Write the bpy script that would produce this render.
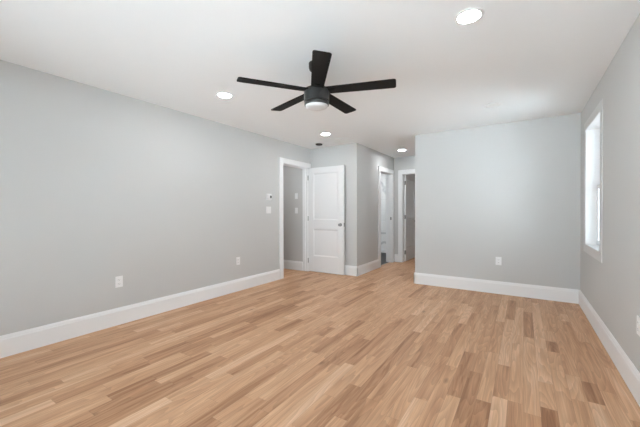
import bpy, bmesh, math, random
from mathutils import Vector, Matrix

for o in list(bpy.data.objects):
    bpy.data.objects.remove(o)
S = bpy.context.scene
COL = S.collection
R = math.radians
rnd = random.Random(11)

# ------------------------------------------------------------------ room measures (metres)
XL, XR, YB, YR, H = -3.585, 0.612, 5.154, -0.75, 2.44
T = 0.12                                   # wall thickness
XH0, XH1, YE = -2.553, -1.493, 7.10        # passage: left wall, right wall, end wall
DOOR_H = 2.05
BASE_H = 0.18

# ------------------------------------------------------------------ camera
yaw, pitch, roll = 0.577738, -0.0081013, -0.0023194
F = Vector((-math.sin(yaw), math.cos(yaw), 0)); Rt = Vector((math.cos(yaw), math.sin(yaw), 0)); U = Vector((0, 0, 1))
F2 = F * math.cos(pitch) + U * math.sin(pitch); U2 = U * math.cos(pitch) - F * math.sin(pitch)
R3 = Rt * math.cos(roll) + U2 * math.sin(roll); U3 = U2 * math.cos(roll) - Rt * math.sin(roll)
cd = bpy.data.cameras.new('camera'); cam = bpy.data.objects.new('camera', cd); COL.objects.link(cam)
cd.sensor_width = 36.0; cd.sensor_fit = 'HORIZONTAL'; cd.lens = 311.883 / 640 * 36.0
cd.clip_start = 0.05; cd.clip_end = 400
M = Matrix((R3, U3, -F2)).transposed().to_4x4(); M.translation = (0, 0, 1.19663)
cam.matrix_world = M
S.camera = cam

# ------------------------------------------------------------------ sky, sun, exposure
SKY, SUN, LAMP = 5.2, 41.0, 165.0
S.view_settings.view_transform = 'Standard'
S.view_settings.look = 'None'
S.view_settings.gamma = 1.0
S.view_settings.use_curve_mapping = False
S.view_settings.exposure = 0.05
S.cycles.max_bounces = 24
S.cycles.diffuse_bounces = 16
w = bpy.data.worlds.new('sky'); S.world = w; w.use_nodes = True
bg = w.node_tree.nodes['Background']; bg.inputs['Color'].default_value = (0.785, 0.922, 1.0, 1); bg.inputs['Strength'].default_value = SKY
sd = bpy.data.lights.new('sun', 'SUN'); sd.energy = SUN; sd.angle = R(3); sd.color = (0.81, 0.927, 1.0)
sun = bpy.data.objects.new('sun', sd); COL.objects.link(sun)
sun.rotation_euler = Vector((0.10, -0.03, -0.99)).to_track_quat('-Z', 'Y').to_euler()   # comes over the house from the left
sun.location = (-6, -4, 9)

# ------------------------------------------------------------------ materials
def mat(name, col, rough=0.5, metal=0.0, spec=0.5, emit=None, es=0.0):
    m = bpy.data.materials.new(name); m.use_nodes = True
    b = m.node_tree.nodes['Principled BSDF']
    b.inputs['Base Color'].default_value = (*col, 1); b.inputs['Roughness'].default_value = rough
    b.inputs['Metallic'].default_value = metal; b.inputs['Specular IOR Level'].default_value = spec
    if emit:
        b.inputs['Emission Color'].default_value = (*emit, 1); b.inputs['Emission Strength'].default_value = es
    return m

def paint(name, col, rough=0.6, scale=180, bump=0.04, spec=0.3):
    """painted plaster: faint roller stipple"""
    m = mat(name, col, rough, spec=spec); nt = m.node_tree; n = nt.nodes; l = nt.links
    tc = n.new('ShaderNodeTexCoord'); nz = n.new('ShaderNodeTexNoise'); bp = n.new('ShaderNodeBump')
    nz.inputs['Scale'].default_value = scale; nz.inputs['Detail'].default_value = 3
    bp.inputs['Strength'].default_value = bump; bp.inputs['Distance'].default_value = 0.002
    l.new(tc.outputs['Object'], nz.inputs['Vector']); l.new(nz.outputs['Fac'], bp.inputs['Height'])
    l.new(bp.outputs['Normal'], n['Principled BSDF'].inputs['Normal'])
    return m

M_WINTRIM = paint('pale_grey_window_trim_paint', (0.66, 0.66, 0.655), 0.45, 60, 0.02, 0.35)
M_WALL = paint('grey_wall_paint', (0.572, 0.572, 0.564))
M_CEIL = paint('white_ceiling_paint', (0.86, 0.88, 0.89), 0.8)
M_TRIM = paint('white_trim_paint', (0.84, 0.845, 0.85), 0.38, 60, 0.02, 0.4)
M_DOOR = paint('white_door_paint', (0.80, 0.805, 0.81), 0.42, 60, 0.02, 0.4)
M_PLAST = mat('white_plastic', (0.83, 0.835, 0.84), 0.35)
M_SLOT = mat('dark_slot', (0.05, 0.05, 0.05), 0.6)
M_METAL = mat('satin_nickel', (0.27, 0.265, 0.26), 0.32, 1.0)
M_DMETAL = mat('dark_bronze_latch', (0.10, 0.095, 0.09), 0.4, 0.8)
M_LENS = mat('lit_lens', (0.9, 0.9, 0.9), 0.5, emit=(0.955, 0.98, 1.0), es=LAMP)
M_OFF = mat('unlit_lens', (0.80, 0.80, 0.79), 0.5)
M_SCREEN = mat('dark_display', (0.03, 0.032, 0.035), 0.2)
M_VOID = mat('dark_grey_grille', (0.045, 0.043, 0.042), 0.6)
M_GROUND = paint('pale_concrete', (0.62, 0.625, 0.625), 0.9, 8, 0.3)
M_ROOF = mat('grey_roof', (0.25, 0.25, 0.25), 0.9)

def fan_black():
    m = mat('matte_black_wood_blade', (0.012, 0.012, 0.012), 0.6, spec=0.15); nt = m.node_tree; n = nt.nodes; l = nt.links
    tc = n.new('ShaderNodeTexCoord'); mp = n.new('ShaderNodeMapping'); nz = n.new('ShaderNodeTexNoise'); cr = n.new('ShaderNodeValToRGB')
    mp.inputs['Scale'].default_value = (14, 14, 14); nz.inputs['Scale'].default_value = 3; nz.inputs['Detail'].default_value = 6
    cr.color_ramp.elements[0].color = (0.005, 0.005, 0.005, 1); cr.color_ramp.elements[1].color = (0.016, 0.016, 0.016, 1)
    l.new(tc.outputs['Object'], mp.inputs['Vector']); l.new(mp.outputs['Vector'], nz.inputs['Vector'])
    l.new(nz.outputs['Fac'], cr.inputs['Fac']); l.new(cr.outputs['Color'], n['Principled BSDF'].inputs['Base Color'])
    return m
M_BLADE = fan_black()
M_HUB = mat('brushed_gunmetal', (0.048, 0.047, 0.046), 0.40, 0.6)
M_FANLENS = mat('frosted_fan_lens', (0.62, 0.62, 0.62), 0.45)

def glass():
    m = bpy.data.materials.new('window_glass'); m.use_nodes = True; nt = m.node_tree; n = nt.nodes; l = nt.links; n.clear()
    out = n.new('ShaderNodeOutputMaterial'); mx = n.new('ShaderNodeMixShader'); t = n.new('ShaderNodeBsdfTransparent'); g = n.new('ShaderNodeBsdfGlossy'); fr = n.new('ShaderNodeFresnel')
    fr.inputs['IOR'].default_value = 1.35; g.inputs['Roughness'].default_value = 0.0
    l.new(fr.outputs[0], mx.inputs[0]); l.new(t.outputs[0], mx.inputs[1]); l.new(g.outputs[0], mx.inputs[2]); l.new(mx.outputs[0], out.inputs['Surface'])
    return m
M_GLASS = glass()

def oak():
    m = mat('natural_oak_planks', (0.6, 0.4, 0.25), 0.44, spec=0.25); nt = m.node_tree; n = nt.nodes; l = nt.links
    P = n['Principled BSDF']
    def N(t, **k):
        x = n.new(t)
        for a, b in k.items(): setattr(x, a, b)
        return x
    def attr(nm):
        a = N('ShaderNodeAttribute'); a.attribute_name = nm; return a
    tone, off = attr('plank_tone'), attr('plank_offset')
    uv = N('ShaderNodeUVMap'); uv.uv_map = 'UVMap'
    sp = N('ShaderNodeSeparateXYZ'); l.new(uv.outputs['UV'], sp.inputs[0])
    tc = N('ShaderNodeTexCoord')
    cb = N('ShaderNodeCombineXYZ'); ml = N('ShaderNodeMath', operation='MULTIPLY'); ml.inputs[1].default_value = 37.0
    l.new(off.outputs['Fac'], ml.inputs[0]); l.new(ml.outputs[0], cb.inputs[0]); l.new(ml.outputs[0], cb.inputs[2])
    ad = N('ShaderNodeVectorMath', operation='ADD'); l.new(tc.outputs['Object'], ad.inputs[0]); l.new(cb.outputs[0], ad.inputs[1])
    # tone ramp per plank
    cr = N('ShaderNodeValToRGB'); e = cr.color_ramp.elements
    e[0].position = 0.0; e[0].color = (0.327, 0.158, 0.078, 1)
    e[1].position = 1.0; e[1].color = (0.703, 0.454, 0.292, 1)
    for p, c in ((0.25, (0.469, 0.251, 0.136, 1)), (0.55, (0.581, 0.335, 0.192, 1)), (0.8, (0.638, 0.383, 0.228, 1))):
        x = e.new(p); x.color = c
    # broad streaks inside a plank shift the tone
    m1 = N('ShaderNodeMapping'); m1.inputs['Scale'].default_value = (26, 1.7, 1); l.new(ad.outputs[0], m1.inputs['Vector'])
    n1 = N('ShaderNodeTexNoise'); n1.inputs['Scale'].default_value = 1.0; n1.inputs['Detail'].default_value = 4; n1.inputs['Distortion'].default_value = 0.6
    l.new(m1.outputs[0], n1.inputs['Vector'])
    s1 = N('ShaderNodeMapRange'); s1.inputs[1].default_value = 0.3; s1.inputs[2].default_value = 0.7; s1.inputs[3].default_value = -0.26; s1.inputs[4].default_value = 0.24
    l.new(n1.outputs['Fac'], s1.inputs[0])
    a1 = N('ShaderNodeMath', operation='ADD'); l.new(tone.outputs['Fac'], a1.inputs[0]); l.new(s1.outputs[0], a1.inputs[1]); a1.use_clamp = True
    l.new(a1.outputs[0], cr.inputs['Fac'])
    # cathedral grain: rings stretched along the board
    m2 = N('ShaderNodeMapping'); m2.inputs['Scale'].default_value = (9.0, 0.75, 1); l.new(ad.outputs[0], m2.inputs['Vector'])
    nr = N('ShaderNodeTexNoise'); nr.inputs['Scale'].default_value = 1.0; nr.inputs['Detail'].default_value = 1.5; nr.inputs['Roughness'].default_value = 0.35; l.new(m2.outputs[0], nr.inputs['Vector'])
    rm = N('ShaderNodeMath', operation='MULTIPLY'); rm.inputs[1].default_value = 17.0; l.new(nr.outputs['Fac'], rm.inputs[0])
    wv = N('ShaderNodeMath', operation='FRACT'); l.new(rm.outputs[0], wv.inputs[0])
    m3 = N('ShaderNodeMapping'); m3.inputs['Scale'].default_value = (260, 5, 1); l.new(ad.outputs[0], m3.inputs['Vector'])
    n3 = N('ShaderNodeTexNoise'); n3.inputs['Scale'].default_value = 1; n3.inputs['Detail'].default_value = 3; l.new(m3.outputs[0], n3.inputs['Vector'])
    g1 = N('ShaderNodeMapRange'); g1.inputs[1].default_value = 0.0; g1.inputs[2].default_value = 1.0; g1.inputs[3].default_value = 1.05; g1.inputs[4].default_value = 0.84; l.new(wv.outputs[0], g1.inputs[0])
    g2 = N('ShaderNodeMapRange'); g2.inputs[1].default_value = 0.3; g2.inputs[2].default_value = 0.7; g2.inputs[3].default_value = 0.88; g2.inputs[4].default_value = 1.06; l.new(n3.outputs['Fac'], g2.inputs[0])
    gm = N('ShaderNodeMath', operation='MULTIPLY'); l.new(g1.outputs[0], gm.inputs[0]); l.new(g2.outputs[0], gm.inputs[1])
    # knots: sparse dark spots
    m4 = N('ShaderNodeMapping'); m4.inputs['Scale'].default_value = (5.5, 2.2, 1); l.new(ad.outputs[0], m4.inputs['Vector'])
    vo = N('ShaderNodeTexVoronoi'); vo.inputs['Scale'].default_value = 1.0; l.new(m4.outputs[0], vo.inputs['Vector'])
    kn = N('ShaderNodeMapRange'); kn.inputs[1].default_value = 0.02; kn.inputs[2].default_value = 0.13; kn.inputs[3].default_value = 0.42; kn.inputs[4].default_value = 1.0; l.new(vo.outputs['Distance'], kn.inputs[0])
    spc = N('ShaderNodeSeparateColor'); l.new(vo.outputs['Color'], spc.inputs[0])
    gt = N('ShaderNodeMath', operation='LESS_THAN'); gt.inputs[1].default_value = 0.72; l.new(spc.outputs[0], gt.inputs[0])
    mxk = N('ShaderNodeMath', operation='MAXIMUM'); l.new(kn.outputs[0], mxk.inputs[0]); l.new(gt.outputs[0], mxk.inputs[1])
    gk = N('ShaderNodeMath', operation='MULTIPLY'); l.new(gm.outputs[0], gk.inputs[0]); l.new(mxk.outputs[0], gk.inputs[1])
    # seams: UV.x = distance to long edge (m), UV.y = distance to butt end (m)
    mn = N('ShaderNodeMath', operation='MINIMUM'); l.new(sp.outputs[0], mn.inputs[0]); l.new(sp.outputs[1], mn.inputs[1])
    sm = N('ShaderNodeMapRange'); sm.inputs[1].default_value = 0.0; sm.inputs[2].default_value = 0.0014; sm.inputs[3].default_value = 0.62; sm.inputs[4].default_value = 1.0; l.new(mn.outputs[0], sm.inputs[0])
    gs = N('ShaderNodeMath', operation='MULTIPLY'); l.new(gk.outputs[0], gs.inputs[0]); l.new(sm.outputs[0], gs.inputs[1])
    mu = N('ShaderNodeMix', data_type='RGBA', blend_type='MULTIPLY'); mu.inputs['Factor'].default_value = 1
    l.new(cr.outputs['Color'], mu.inputs['A']); l.new(gs.outputs[0], mu.inputs['B']); l.new(mu.outputs['Result'], P.inputs['Base Color'])
    bp = N('ShaderNodeBump'); bp.inputs['Strength'].default_value = 0.12; bp.inputs['Distance'].default_value = 0.001; l.new(gs.outputs[0], bp.inputs['Height']); l.new(bp.outputs['Normal'], P.inputs['Normal'])
    return m
M_OAK = oak()

def marble():
    m = mat('white_veined_marble_tile', (0.8, 0.8, 0.8), 0.18); nt = m.node_tree; n = nt.nodes; l = nt.links
    tc = n.new('ShaderNodeTexCoord'); nz = n.new('ShaderNodeTexNoise'); wv = n.new('ShaderNodeTexWave'); cr = n.new('ShaderNodeValToRGB'); mp = n.new('ShaderNodeMapping')
    mp.inputs['Rotation'].default_value = (0, R(55), 0); l.new(tc.outputs['Object'], mp.inputs['Vector'])
    wv.inputs['Scale'].default_value = 0.55; wv.inputs['Distortion'].default_value = 14; wv.inputs['Detail'].default_value = 4; wv.inputs['Detail Scale'].default_value = 1.2
    l.new(mp.outputs['Vector'], wv.inputs['Vector'])
    cr.color_ramp.elements[0].color = (0.62, 0.625, 0.63, 1); cr.color_ramp.elements[1].position = 0.12; cr.color_ramp.elements[1].color = (0.88, 0.88, 0.87, 1)
    l.new(wv.outputs['Fac'], cr.inputs['Fac'])
    br = n.new('ShaderNodeTexBrick'); br.inputs['Color1'].default_value = (1, 1, 1, 1); br.inputs['Color2'].default_value = (0.95, 0.95, 0.95, 1); br.inputs['Mortar'].default_value = (0.78, 0.78, 0.78, 1)
    br.inputs['Scale'].default_value = 1; br.inputs['Mortar Size'].default_value = 0.003; br.inputs['Brick Width'].default_value = 0.61; br.inputs['Row Height'].default_value = 0.305
    sx = n.new('ShaderNodeSeparateXYZ'); cx = n.new('ShaderNodeCombineXYZ'); l.new(tc.outputs['Object'], sx.inputs[0]); l.new(sx.outputs[0], cx.inputs[0]); l.new(sx.outputs[2], cx.inputs[1]); l.new(cx.outputs[0], br.inputs['Vector'])
    mu = n.new('ShaderNodeMix'); mu.data_type = 'RGBA'; mu.blend_type = 'MULTIPLY'; mu.inputs['Factor'].default_value = 1
    l.new(cr.outputs['Color'], mu.inputs['A']); l.new(br.outputs['Color'], mu.inputs['B']); l.new(mu.outputs['Result'], n['Principled BSDF'].inputs['Base Color'])
    return m
M_MARBLE = marble()

def slate():
    m = mat('dark_grey_floor_tile', (0.06, 0.06, 0.06), 0.6); nt = m.node_tree; n = nt.nodes; l = nt.links
    tc = n.new('ShaderNodeTexCoord'); br = n.new('ShaderNodeTexBrick')
    br.inputs['Color1'].default_value = (0.030, 0.030, 0.030, 1); br.inputs['Color2'].default_value = (0.038, 0.037, 0.037, 1); br.inputs['Mortar'].default_value = (0.07, 0.07, 0.07, 1)
    br.inputs['Scale'].default_value = 1; br.inputs['Mortar Size'].default_value = 0.004; br.inputs['Brick Width'].default_value = 0.6; br.inputs['Row Height'].default_value = 0.3
    l.new(tc.outputs['Object'], br.inputs['Vector']); l.new(br.outputs['Color'], n['Principled BSDF'].inputs['Base Color'])
    return m
M_SLATE = slate()

# ------------------------------------------------------------------ mesh helpers
def bx(bm, a, b, bev=0.0, seg=2):
    a = Vector(a); b = Vector(b)
    lo = Vector(map(min, a, b)); hi = Vector(map(max, a, b))
    r = bmesh.ops.create_cube(bm, size=1.0)
    vs = r['verts']
    for v in vs:
        v.co = Vector(((lo[i] + hi[i]) / 2 + v.co[i] * (hi[i] - lo[i])) for i in range(3))
    if bev > 0:
        es = list({e for v in vs for e in v.link_edges})
        bmesh.ops.bevel(bm, geom=es, offset=bev, segments=seg, affect='EDGES', profile=0.5)

def lathe(bm, prof, seg=48, mtx=None):
    """surface of revolution about z; prof = [(r, z), ...]"""
    rings = []
    for r, z in prof:
        if r < 1e-6:
            rings.append([bm.verts.new((0, 0, z))])
        else:
            rings.append([bm.verts.new((r * math.cos(2 * math.pi * k / seg), r * math.sin(2 * math.pi * k / seg), z)) for k in range(seg)])
    for A, B in zip(rings, rings[1:]):
        for k in range(seg):
            k2 = (k + 1) % seg
            f = [A[k % len(A)], A[k2 % len(A)], B[k2 % len(B)], B[k % len(B)]]
            u = []
            for v in f:
                if v not in u: u.append(v)
            if len(u) > 2: bm.faces.new(u)
    if mtx is not None:
        bmesh.ops.transform(bm, matrix=mtx, verts=[v for R_ in rings for v in R_])

def poly(bm, pts, thick_vec):
    """flat polygon extruded along thick_vec"""
    vs = [bm.verts.new(p) for p in pts]; f = bm.faces.new(vs)
    r = bmesh.ops.extrude_face_region(bm, geom=[f])
    bmesh.ops.translate(bm, vec=thick_vec, verts=[g for g in r['geom'] if isinstance(g, bmesh.types.BMVert)])

def obj(name, bm, m, parent=None, smooth=False):
    bmesh.ops.recalc_face_normals(bm, faces=bm.faces[:])
    me = bpy.data.meshes.new(name); bm.to_mesh(me); bm.free()
    o = bpy.data.objects.new(name, me); COL.objects.link(o)
    me.materials.append(m)
    if smooth:
        for p in me.polygons: p.use_smooth = True
        me.set_sharp_from_angle(angle=R(35))
    if parent: o.parent = parent
    return o

def tag(o, label, cat, group=None, kind=None):
    o['label'] = label; o['category'] = cat
    if group: o['group'] = group
    if kind: o['kind'] = kind
    return o

def struct(name, bm, m, label, cat, parent=None, smooth=False):
    o = obj(name, bm, m, parent, smooth)
    return tag(o, label, cat, kind='structure')

def thing(name, label, cat, loc=(0, 0, 0), rz=0.0, group=None, kind=None):
    o = bpy.data.objects.new(name, None); COL.objects.link(o); o.empty_display_size = 0.1
    o.location = loc; o.rotation_euler = (0, 0, rz)
    return tag(o, label, cat, group, kind)

def dup(root, loc, rz, label, group=None):
    r = root.copy(); COL.objects.link(r); r.location = loc; r.rotation_euler = (0, 0, rz); r['label'] = label
    if group: r['group'] = group
    for ch in list(root.children):
        c = ch.copy(); COL.objects.link(c); c.parent = r
        for g in list(ch.children):
            d = g.copy(); COL.objects.link(d); d.parent = c
    return r

B = bmesh.new

# ------------------------------------------------------------------ floor: oak planks laid along the room
PW, PX0 = 0.0842, 0.005
forced = [  # (x inside the row, near end, far end, tone)
    (-0.29, 1.60, 2.555, 0.24), (-0.12, 2.29, 2.785, 0.36), (-0.04, 1.2, 2.285, 0.40), (0.13, 1.75, 2.32, 0.12), (0.05, 3.53, 4.40, 0.28),
    (0.13, 3.3, 4.9, 0.95), (0.05, 2.2, 3.53, 0.8), (-0.12, 2.785, 4.0, 0.9), (-0.04, 2.285, 3.3, 0.72), (-0.54, 2.0, 2.70, 0.42),
    (-1.65, 2.50, 2.74, 0.2), (-1.78, 1.55, 2.12, 0.28), (-2.24, 0.93, 1.22, 0.08), (-2.17, 0.80, 1.20, 0.22), (-2.46, 0.72, 1.31, 0.22),
    (-2.73, 0.45, 0.84, 0.22), (-1.92, 0.6, 1.13, 1.0), (-2.02, 1.25, 1.7, 0.18)]
def build_floor():
    bm = B()
    ft = bm.faces.layers.float.new('plank_tone'); fo = bm.faces.layers.float.new('plank_offset'); uvl = bm.loops.layers.uv.new('UVMap')
    k0 = math.floor((-5.05 - PX0) / PW); k1 = math.ceil((0.75 - PX0) / PW)
    for k in range(k0, k1):
        x0 = PX0 + k * PW; x1 = x0 + PW; xc = (x0 + x1) / 2
        ymax = 5.30 if xc < -2.62 else 10.0
        cuts = []; y = -0.9 - rnd.random() * 0.9
        while y < ymax:
            cuts.append(y); y += rnd.choice((0.28, 0.4, 0.55, 0.7, 0.9, 1.1, 1.4)) * (0.85 + 0.3 * rnd.random())
        cuts.append(y)
        mine = [f for f in forced if x0 <= f[0] < x1]
        for f in mine:
            cuts = [c for c in cuts if not (f[1] - 0.12 < c < f[2] + 0.12)]
        for f in mine:
            cuts += [f[1], f[2]]
        cuts = sorted(set(cuts))
        for a, b in zip(cuts, cuts[1:]):
            lo, hi = max(a, -0.9), min(b, ymax)
            if hi - lo < 0.01: continue
            q = rnd.random()
            tone = 0.16 + 0.20 * rnd.random() if q < 0.13 else (0.42 + 0.36 * rnd.random() if q < 0.90 else 0.80 + 0.16 * rnd.random())
            for f in mine:
                if abs(a - f[1]) < 1e-6: tone = f[3]
            xm = (x0 + x1) / 2; ym = (lo + hi) / 2
            P = [(x0, lo), (x1, lo), (x1, hi), (x0, hi)]
            ctr = bm.verts.new((xm, ym, 0)); vs = [bm.verts.new((px, py, 0)) for px, py in P]
            # inner rectangle so that the distance-to-edge UV is linear
            d = PW / 2
            i0 = bm.verts.new((xm, min(lo + d, ym), 0)); i1 = bm.verts.new((xm, max(hi - d, ym), 0)); bm.verts.remove(ctr)
            off = rnd.random()
            for fv, uu in (((vs[0], vs[1], i0), 'b'), ((vs[1], vs[2], i1, i0), 's'), ((vs[2], vs[3], i1), 'b'), ((vs[3], vs[0], i0, i1), 's')):
                fc = bm.faces.new(fv); fc[ft] = tone; fc[fo] = off
                for lp in fc.loops:
                    inner = lp.vert in (i0, i1)
                    dv = d if inner else 0.0
                    lp[uvl].uv = (1.0, dv) if uu == 'b' else (dv, 1.0)
    me = bpy.data.meshes.new('floor'); bm.normal_update(); bm.to_mesh(me); bm.free()
    o = bpy.data.objects.new('floor', me); COL.objects.link(o); me.materials.append(M_OAK)
    return tag(o, 'natural oak strip floor running the length of the empty room', 'floor', kind='structure')
build_floor()
b = B(); bx(b, (-5.1, -0.9, -0.30), (0.75, 10.1, -0.002)); struct('floor_base', b, M_ROOF, 'slab under the oak floor', 'floor')
b = B(); bx(b, (-4.6, 5.30, -0.001), (-2.645, 8.7, 0.004)); struct('floor_tile', b, M_SLATE, 'dark grey tiled floor of the bathroom beyond the narrow opening', 'floor')

# ------------------------------------------------------------------ ceiling and walls
b = B(); bx(b, (-5.2, -0.95, H), (0.85, 10.2, H + 0.3)); struct('ceiling', b, M_CEIL, 'flat white ceiling over the room and the passage', 'ceiling')

WZ0, WZ1 = 0.80, 2.137
LD = (4.28, 5.055)                        # doorway in the left wall (y range)
WINR = [(3.925, 4.765)]        # windows in the right wall (y ranges)
ADDED_OPENING = (-3.0, 0.45, 2.10)      # unseen opening added behind the camera for daylight (x range, height)

def wall_y(bm, x0, x1, y0, y1, holes):
    """wall running along y; holes = [(ya, yb, za, zb)]"""
    y = y0
    for ya, yb, za, zb in sorted(holes):
        if ya > y: bx(bm, (x0, y, 0), (x1, ya, H))
        if za > 0: bx(bm, (x0, ya, 0), (x1, yb, za))
        bx(bm, (x0, ya, zb), (x1, yb, H)); y = yb
    if y < y1: bx(bm, (x0, y, 0), (x1, y1, H))
def wall_x(bm, y0, y1, x0, x1, holes):
    x = x0
    for xa, xb, za, zb in sorted(holes):
        if xa > x: bx(bm, (x, y0, 0), (xa, y1, H))
        if za > 0: bx(bm, (xa, y0, 0), (xb, y1, za))
        bx(bm, (xa, y0, zb), (xb, y1, H)); x = xb
    if x < x1: bx(bm, (x, y0, 0), (x1, y1, H))

b = B(); wall_y(b, XL - T, XL, YR, YB, [(LD[0], LD[1], 0, DOOR_H)])
struct('wall_left', b, M_WALL, 'long plain grey wall on the left with the doorway at its far end', 'wall')
b = B(); wall_x(b, YB, YB + T, XH1, XR + 0.16, [])
struct('wall_back', b, M_WALL, 'broad grey wall facing the camera between the passage and the window wall', 'wall')
b = B(); wall_y(b, XR, XR + 0.16, YR, YB, [(a, c, WZ0, WZ1) for a, c in WINR])
struct('wall_right', b, M_WALL, 'grey wall on the right with the tall window', 'wall')
b = B(); wall_x(b, YR - 0.16, YR, XL - T, XR + 0.16, [(ADDED_OPENING[0], ADDED_OPENING[1], 0, ADDED_OPENING[2])])
struct('wall_rear', b, M_WALL, 'grey wall behind the camera with a wide opening added for daylight', 'wall')
BD = (6.25, 6.965)                         # bathroom opening in the passage wall
b = B(); bx(b, (XL - T, YB, 0), (XH0, YB + T, H)); wall_y(b, XH0 - T, XH0, YB + T, YE, [(BD[0], BD[1], 0, DOOR_H)])
struct('wall_passage', b, M_WALL, 'grey corner wall behind the open white door, turning into the passage', 'wall')
ED = (-2.355, -1.60)                       # doorway in the passage end wall
b = B(); wall_x(b, YE, YE + T, XH0 - T, XH1 + T, [(ED[0], ED[1], 0, DOOR_H)])
struct('wall_end', b, M_WALL, 'narrow grey wall closing the far end of the passage', 'wall')
b = B(); bx(b, (XH1, YB + T, 0), (XH1 + T, YE, H)); struct('wall_passage_right', b, M_WALL, 'right wall of the passage, out of sight behind the back wall', 'wall')
b = B(); bx(b, (-5.0, 5.045, 0), (XL - T, 5.045 + T, H)); struct('wall_corridor', b, M_WALL, 'grey wall seen through the doorway on the left', 'wall')
b = B(); bx(b, (-5.12, 2.6, 0), (-5.0, 5.2, H)); bx(b, (-5.0, 2.48, 0), (XL - T, 2.6, H)); struct('wall_corridor_far', b, M_WALL, 'far walls of the corridor beyond the doorway', 'wall')
b = B(); bx(b, (-4.6, 8.70, 0), (XH0 - T, 8.82, H)); struct('wall_bath', b, M_MARBLE, 'white grey-veined marble wall in the bathroom', 'wall')
b = B(); bx(b, (-4.72, YB + T, 0), (-4.6, 8.82, H)); bx(b, (XH0 - T, YE + T, 0), (XH0, 8.82, H)); struct('wall_bath_side', b, M_CEIL, 'side walls of the bathroom', 'wall')
b = B(); bx(b, (XH0 - T, 9.9, 0), (0.75, 10.0, H)); bx(b, (0.63, YE, 0), (0.75, 9.9, H)); bx(b, (XH0 - T, 8.82, 0), (XH0, 9.9, H)); bx(b, (XH1 + T, YE, 0), (0.63, YE + T, H))
struct('wall_bedroom', b, M_WALL, 'walls of the dim room past the end of the passage', 'wall')
b = B(); bx(b, (-4.6, 8.42, 0), (XH0 - T, 8.54, 0.10), 0.006); struct('trim_9', b, M_TRIM, 'low white shower curb at the foot of the marble wall', 'trim')

# ground outside
b = B(); bx(b, (-60, -60, -0.7), (60, 60, -0.55)); struct('ground', b, M_GROUND, 'pale paved ground outside the windows', 'ground')

# ------------------------------------------------------------------ baseboards (flat board, stepped and rounded cap)
PROF = [(0, 0), (0.016, 0), (0.016, 0.145), (0.0145, 0.149), (0.012, 0.152), (0.0115, 0.160), (0.009, 0.168), (0.006, 0.175), (0.005, BASE_H), (0, BASE_H)]
def base_run(bm, p0, p1, nrm):
    """board from p0 to p1 on the floor, its face looking along nrm"""
    p0 = Vector((*p0, 0)); p1 = Vector((*p1, 0)); n = Vector((*nrm, 0))
    A = [bm.verts.new(p0 + n * d + Vector((0, 0, z))) for d, z in PROF]
    C = [bm.verts.new(p1 + n * d + Vector((0, 0, z))) for d, z in PROF]
    for i in range(len(PROF)):
        j = (i + 1) % len(PROF); bm.faces.new((A[i], A[j], C[j], C[i]))
    bm.faces.new(A); bm.faces.new(C[::-1])
def baseboard(name, runs, label):
    b = B()
    for r in runs: base_run(b, *r)
    return struct(name, b, M_TRIM, label, 'baseboard')
baseboard('baseboard_left', [((XL, YR), (XL, LD[0] - 0.09), (1, 0))], 'tall white baseboard along the foot of the long left wall')
baseboard('baseboard_back', [((XH1 - 0.016, YB), (XR, YB), (0, -1)), ((XH1, YB - 0.016), (XH1, YE), (-1, 0))], 'tall white baseboard under the broad back wall')
baseboard('baseboard_right', [((XR, YR), (XR, YB), (-1, 0))], 'tall white baseboard running under the window')
baseboard('baseboard_rear', [((XL, YR), (ADDED_OPENING[0] - 0.09, YR), (0, 1)), ((ADDED_OPENING[1] + 0.09, YR), (XR, YR), (0, 1))], 'white baseboard behind the camera')
baseboard('baseboard_passage', [((XL + 0.02, YB), (XH0 + 0.016, YB), (0, -1)), ((XH0, YB - 0.016), (XH0, BD[0] - 0.09), (1, 0))], 'white baseboard turning the corner behind the open door into the passage')
baseboard('baseboard_end', [((XH0 + 0.02, YE), (ED[0] - 0.09, YE), (0, -1)), ((ED[1] + 0.09, YE), (XH1, YE), (0, -1))], 'short white baseboard at the end of the passage')
baseboard('baseboard_corridor', [((-5.0, 5.045), (XL - T, 5.045), (0, -1))], 'white baseboard seen through the left doorway')
baseboard('baseboard_bedroom', [((XH0, YE + T), (XH0, 9.9), (1, 0)), ((XH0, 9.9), (0.63, 9.9), (0, -1))], 'white baseboard in the dim room past the passage')

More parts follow.
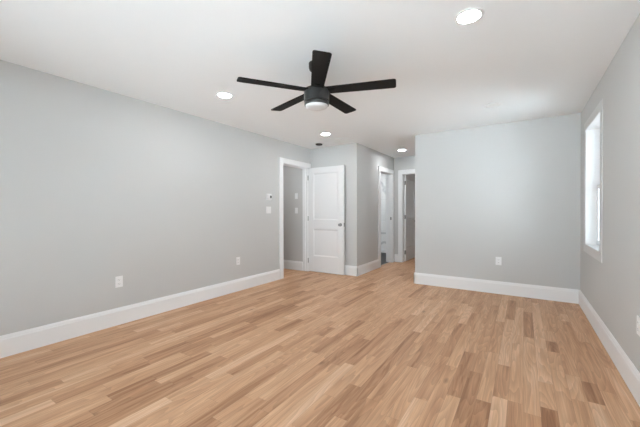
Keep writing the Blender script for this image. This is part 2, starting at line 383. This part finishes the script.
# ------------------------------------------------------------------ door casings (jamb lining, stop, flat architrave)
CW = 0.09
def casing_y(name, x_face, into, y0, y1, label, far_w=CW, both=True):
    """opening in a wall along y; x_face = room face, into = -1/+1 direction through the wall"""
    b = B(); s = into; j = 0.02; xo = x_face - s * 0.02; xi = x_face + s * T
    def fr(xa, xb, w0, w1):
        bx(b, (xa, y0 - w0, 0), (xb, y0 + 0.004, DOOR_H + CW), 0.003, 1); bx(b, (xa, y1 - 0.004, 0), (xb, y1 + w1, DOOR_H + CW), 0.003, 1)
        bx(b, (xa, y0 + 0.004, DOOR_H - 0.004), (xb, y1 - 0.004, DOOR_H + CW), 0.003, 1)
    fr(xo, x_face + s * 0.001, CW, far_w)
    if both: fr(xi - s * 0.001, xi + s * 0.02, CW, far_w)
    bx(b, (x_face, y0 - 0.001, 0), (xi, y0 + 0.012, DOOR_H)); bx(b, (x_face, y1 - 0.012, 0), (xi, y1 + 0.001, DOOR_H)); bx(b, (x_face, y0, DOOR_H - 0.012), (xi, y1, DOOR_H + 0.001))
    xs0, xs1 = x_face + s * 0.045, x_face + s * 0.075
    bx(b, (xs0, y0 + 0.012, 0), (xs1, y0 + 0.024, DOOR_H - 0.012)); bx(b, (xs0, y1 - 0.024, 0), (xs1, y1 - 0.012, DOOR_H - 0.012)); bx(b, (xs0, y0 + 0.024, DOOR_H - 0.024), (xs1, y1 - 0.024, DOOR_H - 0.012))
    return struct(name, b, M_TRIM, label, 'door casing')
def casing_x(name, y_face, into, x0, x1, label):
    b = B(); s = into; yo = y_face - s * 0.02; yi = y_face + s * T
    def fr(ya, yb):
        bx(b, (x0 - CW, ya, 0), (x0 + 0.004, yb, DOOR_H + CW), 0.003, 1); bx(b, (x1 - 0.004, ya, 0), (x1 + CW, yb, DOOR_H + CW), 0.003, 1)
        bx(b, (x0 + 0.004, ya, DOOR_H - 0.004), (x1 - 0.004, yb, DOOR_H + CW), 0.003, 1)
    fr(yo, y_face + s * 0.001); fr(yi - s * 0.001, yi + s * 0.02)
    bx(b, (x0 - 0.001, y_face, 0), (x0 + 0.012, yi, DOOR_H)); bx(b, (x1 - 0.012, y_face, 0), (x1 + 0.001, yi, DOOR_H)); bx(b, (x0, y_face, DOOR_H - 0.012), (x1, yi, DOOR_H + 0.001))
    return struct(name, b, M_TRIM, label, 'door casing')
casing_y('trim_1', XL, -1, LD[0], LD[1], 'flat white casing around the doorway in the left wall', far_w=0.088, both=False)
tb = casing_y('trim_2', XH0, -1, BD[0], BD[1], 'white casing around the narrow bathroom opening in the passage')
b = B(); bx(b, (XH0 - 0.030, BD[1] - 0.0145, 0.985), (XH0 - 0.005, BD[1] - 0.011, 1.05)); obj('strike_plate', b, M_DMETAL, tb)
casing_x('trim_3', YE, 1, ED[0], ED[1], 'white casing around the dark doorway at the end of the passage')

# ------------------------------------------------------------------ panel doors
def door_leaf(name, width, label, rear_knob=0.05):
    """local: hinge pin at x=0, slab along +x, front face at y=0, thickness towards +y"""
    t = thing(name, label, 'door', kind='structure')
    th, z0, z1 = 0.035, 0.012, 2.04
    st = 0.115
    rails = [(z0, 0.317), (0.845, 1.025), (1.93, z1)]
    b = B()
    bx(b, (0, 0, z0), (st, th, z1), 0.0015, 1); bx(b, (width - st, 0, z0), (width, th, z1), 0.0015, 1)
    for a, c in rails: bx(b, (st, 0.0004, a), (width - st, th - 0.0004, c))
    obj('door_frame', b, M_DOOR, t)
    for a, c in ((0.317, 0.845), (1.025, 1.93)):
        b = B()
        # recessed field with sloped sticking on both faces
        x0, x1 = st, width - st
        for yf, yd in ((0.0005, 0.012), (th - 0.0005, th - 0.012)):
            m = 0.022
            o_ = [b.verts.new(p) for p in ((x0, yf, a), (x1, yf, a), (x1, yf, c), (x0, yf, c))]
            i_ = [b.verts.new(p) for p in ((x0 + m, yd, a + m), (x1 - m, yd, a + m), (x1 - m, yd, c - m), (x0 + m, yd, c - m))]
            for k in range(4): b.faces.new((o_[k], o_[(k + 1) % 4], i_[(k + 1) % 4], i_[k]))
            b.faces.new(i_)
        bmesh.ops.recalc_face_normals(b, faces=b.faces[:])
        obj('door_panel', b, M_DOOR, t)
    # knob with rosette
    k = B(); mx = Matrix.Translation((width - 0.064, 0, 0.94)) @ Matrix.Rotation(R(90), 4, 'X')
    lathe(k, [(0, 0), (0.031, 0), (0.032, 0.004), (0.028, 0.009), (0.013, 0.011), (0.011, 0.028), (0.018, 0.034), (0.026, 0.042), (0.0275, 0.052), (0.022, 0.062), (0.010, 0.066), (0, 0.0665)], 32, mx)
    if rear_knob:
        mx = Matrix.Translation((width - 0.064, th, 0.94)) @ Matrix.Rotation(R(-90), 4, 'X')
        lathe(k, [(0, 0), (0.031, 0), (0.032, 0.004), (0.028, 0.009), (0.013, 0.011), (0.011, 0.020), (0.022, 0.026), (0.026, 0.034), (0.024, 0.044), (0.012, 0.049), (0, 0.05)], 32, mx)
    obj('door_knob', k, M_METAL, t, True)
    l = B(); bx(l, (width - 0.0005, 0.005, 0.905), (width + 0.0015, th - 0.005, 0.975)); obj('latch_plate', l, M_METAL, t)
    for z in (0.22, 1.05, 1.85):
        h = B(); lathe(h, [(0, z - 0.048), (0.006, z - 0.048), (0.006, z + 0.048), (0, z + 0.048)], 16, Matrix.Translation((-0.006, -0.004, 0)))
        bx(h, (-0.004, 0.0, z - 0.045), (0.0008, th - 0.004, z + 0.045))
        obj('hinge', h, M_METAL, t, True)
    return t
d1 = door_leaf('door_1', 0.79, 'white two-panel door standing wide open against the corner wall')
d1.location = (XL + 0.022, 5.046, 0); d1.rotation_euler = (0, 0, R(0.4))
d2 = dup(d1, (ED[0] + 0.048, YE + T + 0.003, 0), R(90.5), 'white door ajar in the dim room at the end of the passage')
d2.name = 'door_2'

# ------------------------------------------------------------------ windows
def window(name, label, loc, rz):
    """local: opening x 0..w, wall face at y=0, outside at y=0.16"""
    w_, z0, z1, dp = 0.84, WZ0, WZ1, 0.16
    t = thing(name, label, 'window', loc, rz, kind='structure')
    b = B()
    cw = 0.09
    bx(b, (-cw, -0.006, z0 - cw), (0, 0.001, z1 + cw), 0.0015, 1); bx(b, (w_, -0.006, z0 - cw), (w_ + cw, 0.001, z1 + cw), 0.0015, 1)
    bx(b, (0, -0.006, z1), (w_, 0.001, z1 + cw), 0.0015, 1); bx(b, (0, -0.006, z0 - cw), (w_, 0.001, z0), 0.0015, 1)
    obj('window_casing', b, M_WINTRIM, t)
    b = B(); j = 0.004
    bx(b, (-0.001, 0, z0), (j, dp, z1)); bx(b, (w_ - j, 0, z0), (w_ + 0.001, dp, z1)); bx(b, (j, 0, z1 - j), (w_ - j, dp, z1 + 0.001)); bx(b, (j, 0, z0 - 0.001), (w_ - j, dp, z0 + j))
    obj('window_jamb', b, M_TRIM, t)
    zm = (z0 + z1) / 2
    for nm, ya, yb, za, zb in (('lower_sash', 0.100, 0.128, z0 + j, zm + 0.02), ('upper_sash', 0.130, 0.158, zm - 0.02, z1 - j)):
        b = B(); s = 0.042
        bx(b, (j, ya, za), (j + s, yb, zb), 0.002, 1); bx(b, (w_ - j - s, ya, za), (w_ - j, yb, zb), 0.002, 1)
        bx(b, (j + s, ya, za), (w_ - j - s, yb, za + s), 0.002, 1); bx(b, (j + s, ya, zb - s), (w_ - j - s, yb, zb), 0.002, 1)
        so = obj(nm, b, M_TRIM, t)
        g = B(); ym = (ya + yb) / 2; bx(g, (j + s, ym - 0.002, za + s), (w_ - j - s, ym + 0.002, zb - s)); obj('pane', g, M_GLASS, so)
    b = B(); bx(b, (w_ / 2 - 0.03, 0.09, zm + 0.02), (w_ / 2 + 0.03, 0.118, zm + 0.032), 0.003, 1); obj('sash_lock', b, M_TRIM, t)
    return t
# right wall faces -X: local -y must point to -X, so rotate by -90 degrees; local x runs towards -Y
win = window('window_1', 'tall white double-hung window in the right wall', (XR, WINR[0][1], 0), R(-90))
# unseen glazed sliding door, added behind the camera as a daylight source
t = thing('door_added', 'unseen white three-panel glazed door added behind the camera to let daylight in', 'door', (0, YR, 0), 0, kind='structure')
b = B(); px0, px1, pz = ADDED_OPENING
bx(b, (px0 - 0.001, -0.16, 0), (px0 + 0.04, 0.0, pz)); bx(b, (px1 - 0.04, -0.16, 0), (px1 + 0.001, 0.0, pz)); bx(b, (px0 + 0.04, -0.16, pz - 0.04), (px1 - 0.04, 0.0, pz + 0.001)); bx(b, (px0 + 0.04, -0.16, -0.001), (px1 - 0.04, 0.0, 0.02))
bx(b, (px0 - 0.09, -0.001, 0), (px0 + 0.004, 0.02, pz + 0.09)); bx(b, (px1 - 0.004, -0.001, 0), (px1 + 0.09, 0.02, pz + 0.09)); bx(b, (px0 + 0.004, -0.001, pz - 0.004), (px1 - 0.004, 0.02, pz + 0.09))
obj('door_frame', b, M_TRIM, t)
pw = (px1 - px0 - 0.08 + 0.10) / 3
for k in range(3):
    xa = px0 + 0.04 + k * (pw - 0.05); xb = xa + pw; ya = -0.075 if k % 2 else -0.12; yb = ya + 0.038; st = 0.055
    b = B(); bx(b, (xa, ya, 0.022), (xa + st, yb, pz - 0.042)); bx(b, (xb - st, ya, 0.022), (xb, yb, pz - 0.042)); bx(b, (xa + st, ya, 0.022), (xb - st, yb, 0.10)); bx(b, (xa + st, ya, pz - 0.10), (xb - st, yb, pz - 0.042))
    so = obj('door_panel', b, M_TRIM, t)
    g = B(); bx(g, (xa + st, ya + 0.017, 0.10), (xb - st, ya + 0.021, pz - 0.10)); obj('pane', g, M_GLASS, so)
# light portals in the window and the added opening guide the sampling of the sky
def portal(loc, rot, sx=0.81, sy=WZ1 - WZ0):
    ld = bpy.data.lights.new('daylight_portal', 'AREA'); ld.shape = 'RECTANGLE'; ld.size = sx; ld.size_y = sy
    ld.cycles.is_portal = True
    o = bpy.data.objects.new('daylight_portal', ld); COL.objects.link(o); o.location = loc; o.rotation_euler = rot
zc = (WZ0 + WZ1) / 2
for a, c in WINR: portal((XR + 0.17, (a + c) / 2, zc), (R(90), 0, R(90)))
portal(((ADDED_OPENING[0] + ADDED_OPENING[1]) / 2, YR - 0.17, ADDED_OPENING[2] / 2), (R(90), 0, 0), ADDED_OPENING[1] - ADDED_OPENING[0], ADDED_OPENING[2])

# ------------------------------------------------------------------ recessed ceiling lights
def downlight(label, loc, lit=True, r=0.065, rim=0.088):
    t = thing('recessed_light', label, 'ceiling light', loc, group=None)
    b = B(); lathe(b, [(r, -0.0005), (r, -0.003), (r + 0.003, -0.0075), (rim - 0.008, -0.008), (rim, -0.005), (rim, 0.0)], 48); obj('trim_ring', b, M_PLAST, t, True)
    b = B(); lathe(b, [(0, -0.0025), (r + 0.001, -0.0025), (r + 0.001, -0.0005), (0, -0.0005)], 48); obj('lens', b, M_LENS if lit else M_OFF, t)
    return t
downlight('lit recessed ceiling light left of the black fan, over the left wall', (-2.682, 2.25, H))
downlight('lit recessed ceiling light right of the fan, largest and nearest the camera', (-0.294, 2.20, H))
downlight('lit recessed ceiling light just beyond the fan, near the open door', (-2.681, 4.28, H))
downlight('lit recessed ceiling light in the passage ceiling', (-2.082, 6.27, H))
downlight('unlit recessed ceiling light above the back wall near the window', (-0.302, 4.20, H), lit=False, r=0.075, rim=0.098)
downlight('unseen ceiling light added to brighten the corridor behind the left wall', (-4.35, 4.3, H))  # added lamp, out of view, lifts the corridor wall
downlight('unseen ceiling light added over the shower to brighten the marble', (-3.6, 8.0, H))  # added out of view to light the marble wall
downlight('unseen ceiling light added to brighten the middle of the bathroom', (-3.5, 6.8, H))  # second added bathroom lamp, unseen, for more brightness
downlight('unseen ceiling light added to brighten the bathroom entrance', (-3.1, 7.6, H))  # third added bathroom lamp, also unseen fill
downlight('unseen ceiling light added to brighten the room past the passage', (-1.3, 8.6, H))  # unseen lamp added so the end door gets some light

t = thing('smoke_detector', 'small round detector with a dark underside on the ceiling by the door corner', 'smoke detector', (-3.157, 4.815, H))
b = B(); lathe(b, [(0, 0), (0.085, 0), (0.085, -0.005), (0.080, -0.009), (0.062, -0.010)], 40); obj('base_plate', b, M_PLAST, t, True)
b = B(); lathe(b, [(0.062, -0.008), (0.062, -0.022), (0.055, -0.030), (0.02, -0.033), (0, -0.033)], 40); obj('cover', b, M_VOID, t, True)

t = thing('air_vent', 'flat white ceiling vent between the fan and the passage', 'vent', (-2.60, 4.745, H))
b = B()
for a, c in (((-0.15, -0.075), (0.15, -0.058)), ((-0.15, 0.058), (0.15, 0.075)), ((-0.15, -0.058), (-0.133, 0.058)), ((0.133, -0.058), (0.15, 0.058))):
    bx(b, (*a, -0.006), (*c, 0.0), 0.001, 1)
obj('vent_frame', b, M_PLAST, t)
for k in range(7):
    b = B(); y = -0.05 + k * 0.0167
    poly(b, [(-0.133, y - 0.006, -0.001), (0.133, y - 0.006, -0.001), (0.133, y + 0.006, -0.006), (-0.133, y + 0.006, -0.006)], Vector((0, 0, 0.001)))
    obj('slat', b, M_PLAST, t)

# ------------------------------------------------------------------ wall plates
def outlet(label, loc, rz):
    """local: wall face at y=0, faces -y, centred on z=0"""
    t = thing('wall_outlet', label, 'outlet', loc, rz, group='wall outlets')
    b = B(); bx(b, (-0.037, -0.006, -0.0585), (0.037, 0, 0.0585), 0.003, 2); obj('cover_plate', b, M_PLAST, t)
    for s in (-1, 1):
        b = B(); zc_ = s * 0.0205
        bx(b, (-0.0165, -0.0085, zc_ - 0.0145), (0.0165, -0.005, zc_ + 0.0145), 0.003, 2); rc = obj('receptacle', b, M_PLAST, t)
        b = B(); bx(b, (-0.0075, -0.0089, zc_ - 0.002), (-0.0055, -0.0080, zc_ + 0.007)); bx(b, (0.0055, -0.0089, zc_ - 0.002), (0.0075, -0.0080, zc_ + 0.006)); bx(b, (-0.002, -0.0089, zc_ - 0.010), (0.002, -0.0080, zc_ - 0.006))
        obj('slots', b, M_SLOT, rc)
    return t
o1 = outlet('white outlet low on the left wall, the nearer one to the camera', (XL, 1.598, 0.453), R(90))
dup(o1, (XL, 3.242, 0.449), R(90), 'white outlet low on the left wall, the farther one near the doorway')
dup(o1, (-0.297, YB, 0.471), 0, 'white outlet low on the broad back wall')
dup(o1, (XR, 2.725, 0.47), R(-90), 'white outlet low on the right wall, cut by the picture edge')

def rocker(bm, xc):
    bx(bm, (xc - 0.0165, -0.0075, -0.033), (xc + 0.0165, -0.005, 0.033), 0.001, 1)
def switch(label, loc, rz, gangs):
    t = thing('light_switch', label, 'light switch', loc, rz)
    hw = 0.035 + 0.023 * (gangs - 1)
    b = B(); bx(b, (-hw, -0.006, -0.0575), (hw, 0, 0.0575), 0.003, 2); obj('cover_plate', b, M_PLAST, t)
    for g in range(gangs):
        xc = (g - (gangs - 1) / 2) * 0.046
        b = B(); rocker(b, xc)
        poly(b, [(xc - 0.014, -0.0075, -0.030), (xc - 0.014, -0.0075, 0.030), (xc - 0.014, -0.0105, -0.030)], Vector((0.028, 0, 0)))
        obj('rocker', b, M_PLAST, t)
    return t
switch('white double rocker switch below the thermostat on the left wall', (XL, 3.915, 1.215), R(90), 2)
switch('upper white switch on the corridor wall seen through the doorway', (-3.86, 5.045, 1.50), 0, 1)
switch('lower white switch on the corridor wall seen through the doorway', (-3.86, 5.045, 1.205), 0, 1)

t = thing('thermostat', 'small white thermostat with a dark display above the light switch', 'thermostat', (XL, 3.925, 1.434), R(90))
b = B(); bx(b, (-0.058, -0.008, -0.055), (0.058, 0, 0.055), 0.004, 2); obj('wall_plate', b, M_PLAST, t)
b = B(); bx(b, (-0.045, -0.027, -0.045), (0.050, -0.007, 0.045), 0.006, 3); obj('body', b, M_PLAST, t)
b = B(); bx(b, (0.000, -0.029, -0.020), (0.040, -0.026, 0.022), 0.001, 1); obj('display', b, M_SCREEN, t)

# ------------------------------------------------------------------ ceiling fan
FX, FY = -1.464, 2.198
fan = thing('ceiling_fan', 'black five-blade ceiling fan with a round white light under its drum hub', 'ceiling fan', (FX, FY, H))
def fp(name, prof, m, seg=48):
    b = B(); lathe(b, [(r, z - H) for r, z in prof], seg); return obj(name, b, m, fan, True)
fp('canopy', [(0, H), (0.066, H), (0.066, 2.405), (0.060, 2.385), (0.040, 2.372), (0.016, 2.368), (0, 2.368)], M_HUB)
fp('downrod', [(0, 2.372), (0.0125, 2.372), (0.0125, 2.24), (0, 2.24)], M_HUB, 24)
fp('rod_collar', [(0.0125, 2.275), (0.022, 2.270), (0.026, 2.245), (0.034, 2.224), (0, 2.222)], M_HUB, 32)
fp('motor_housing', [(0, 2.224), (0.092, 2.224), (0.100, 2.221), (0.104, 2.214), (0.106, 2.20), (0.106, 2.122), (0.102, 2.117), (0, 2.117)], M_HUB)
fp('light_ring', [(0.096, 2.119), (0.099, 2.116), (0.104, 2.108), (0.104, 2.090), (0.100, 2.084), (0.095, 2.084), (0.095, 2.10)], M_HUB)
fp('light_lens', [(0.095, 2.10), (0.095, 2.080), (0.089, 2.071), (0.074, 2.064), (0.045, 2.060), (0, 2.058)], M_FANLENS)
def blade_mesh():
    b = B(); th = 0.008; r0, r1 = 0.085, 0.652; w0, w1 = 0.052, 0.063; c = 0.020
    pts = [(r0, -w0), (r1 - c, -w1)]
    pts += [(r1 - c + c * math.sin(a), -w1 + c - c * math.cos(a)) for a in (R(30), R(60), R(90))]
    pts += [(r1 - c + c * math.cos(a), w1 - c + c * math.sin(a)) for a in (0, R(30), R(60), R(90))]
    pts += [(r0, w0)]
    poly(b, [(x, y, -th / 2) for x, y in pts], Vector((0, 0, th)))
    # curved blade iron plate under the root
    poly(b, [(0.07, -0.028, -0.010), (0.16, -0.020, -0.010), (0.16, 0.020, -0.010), (0.07, 0.028, -0.010)], Vector((0, 0, 0.006)))
    return b
for k in range(5):
    bl = obj('blade', blade_mesh(), M_BLADE, fan)
    bl.location = (0, 0, 2.208 - H)
    bl.rotation_euler = (Matrix.Rotation(R(-53.1 + 72 * k), 3, 'Z') @ Matrix.Rotation(R(-8), 3, 'X')).to_euler()
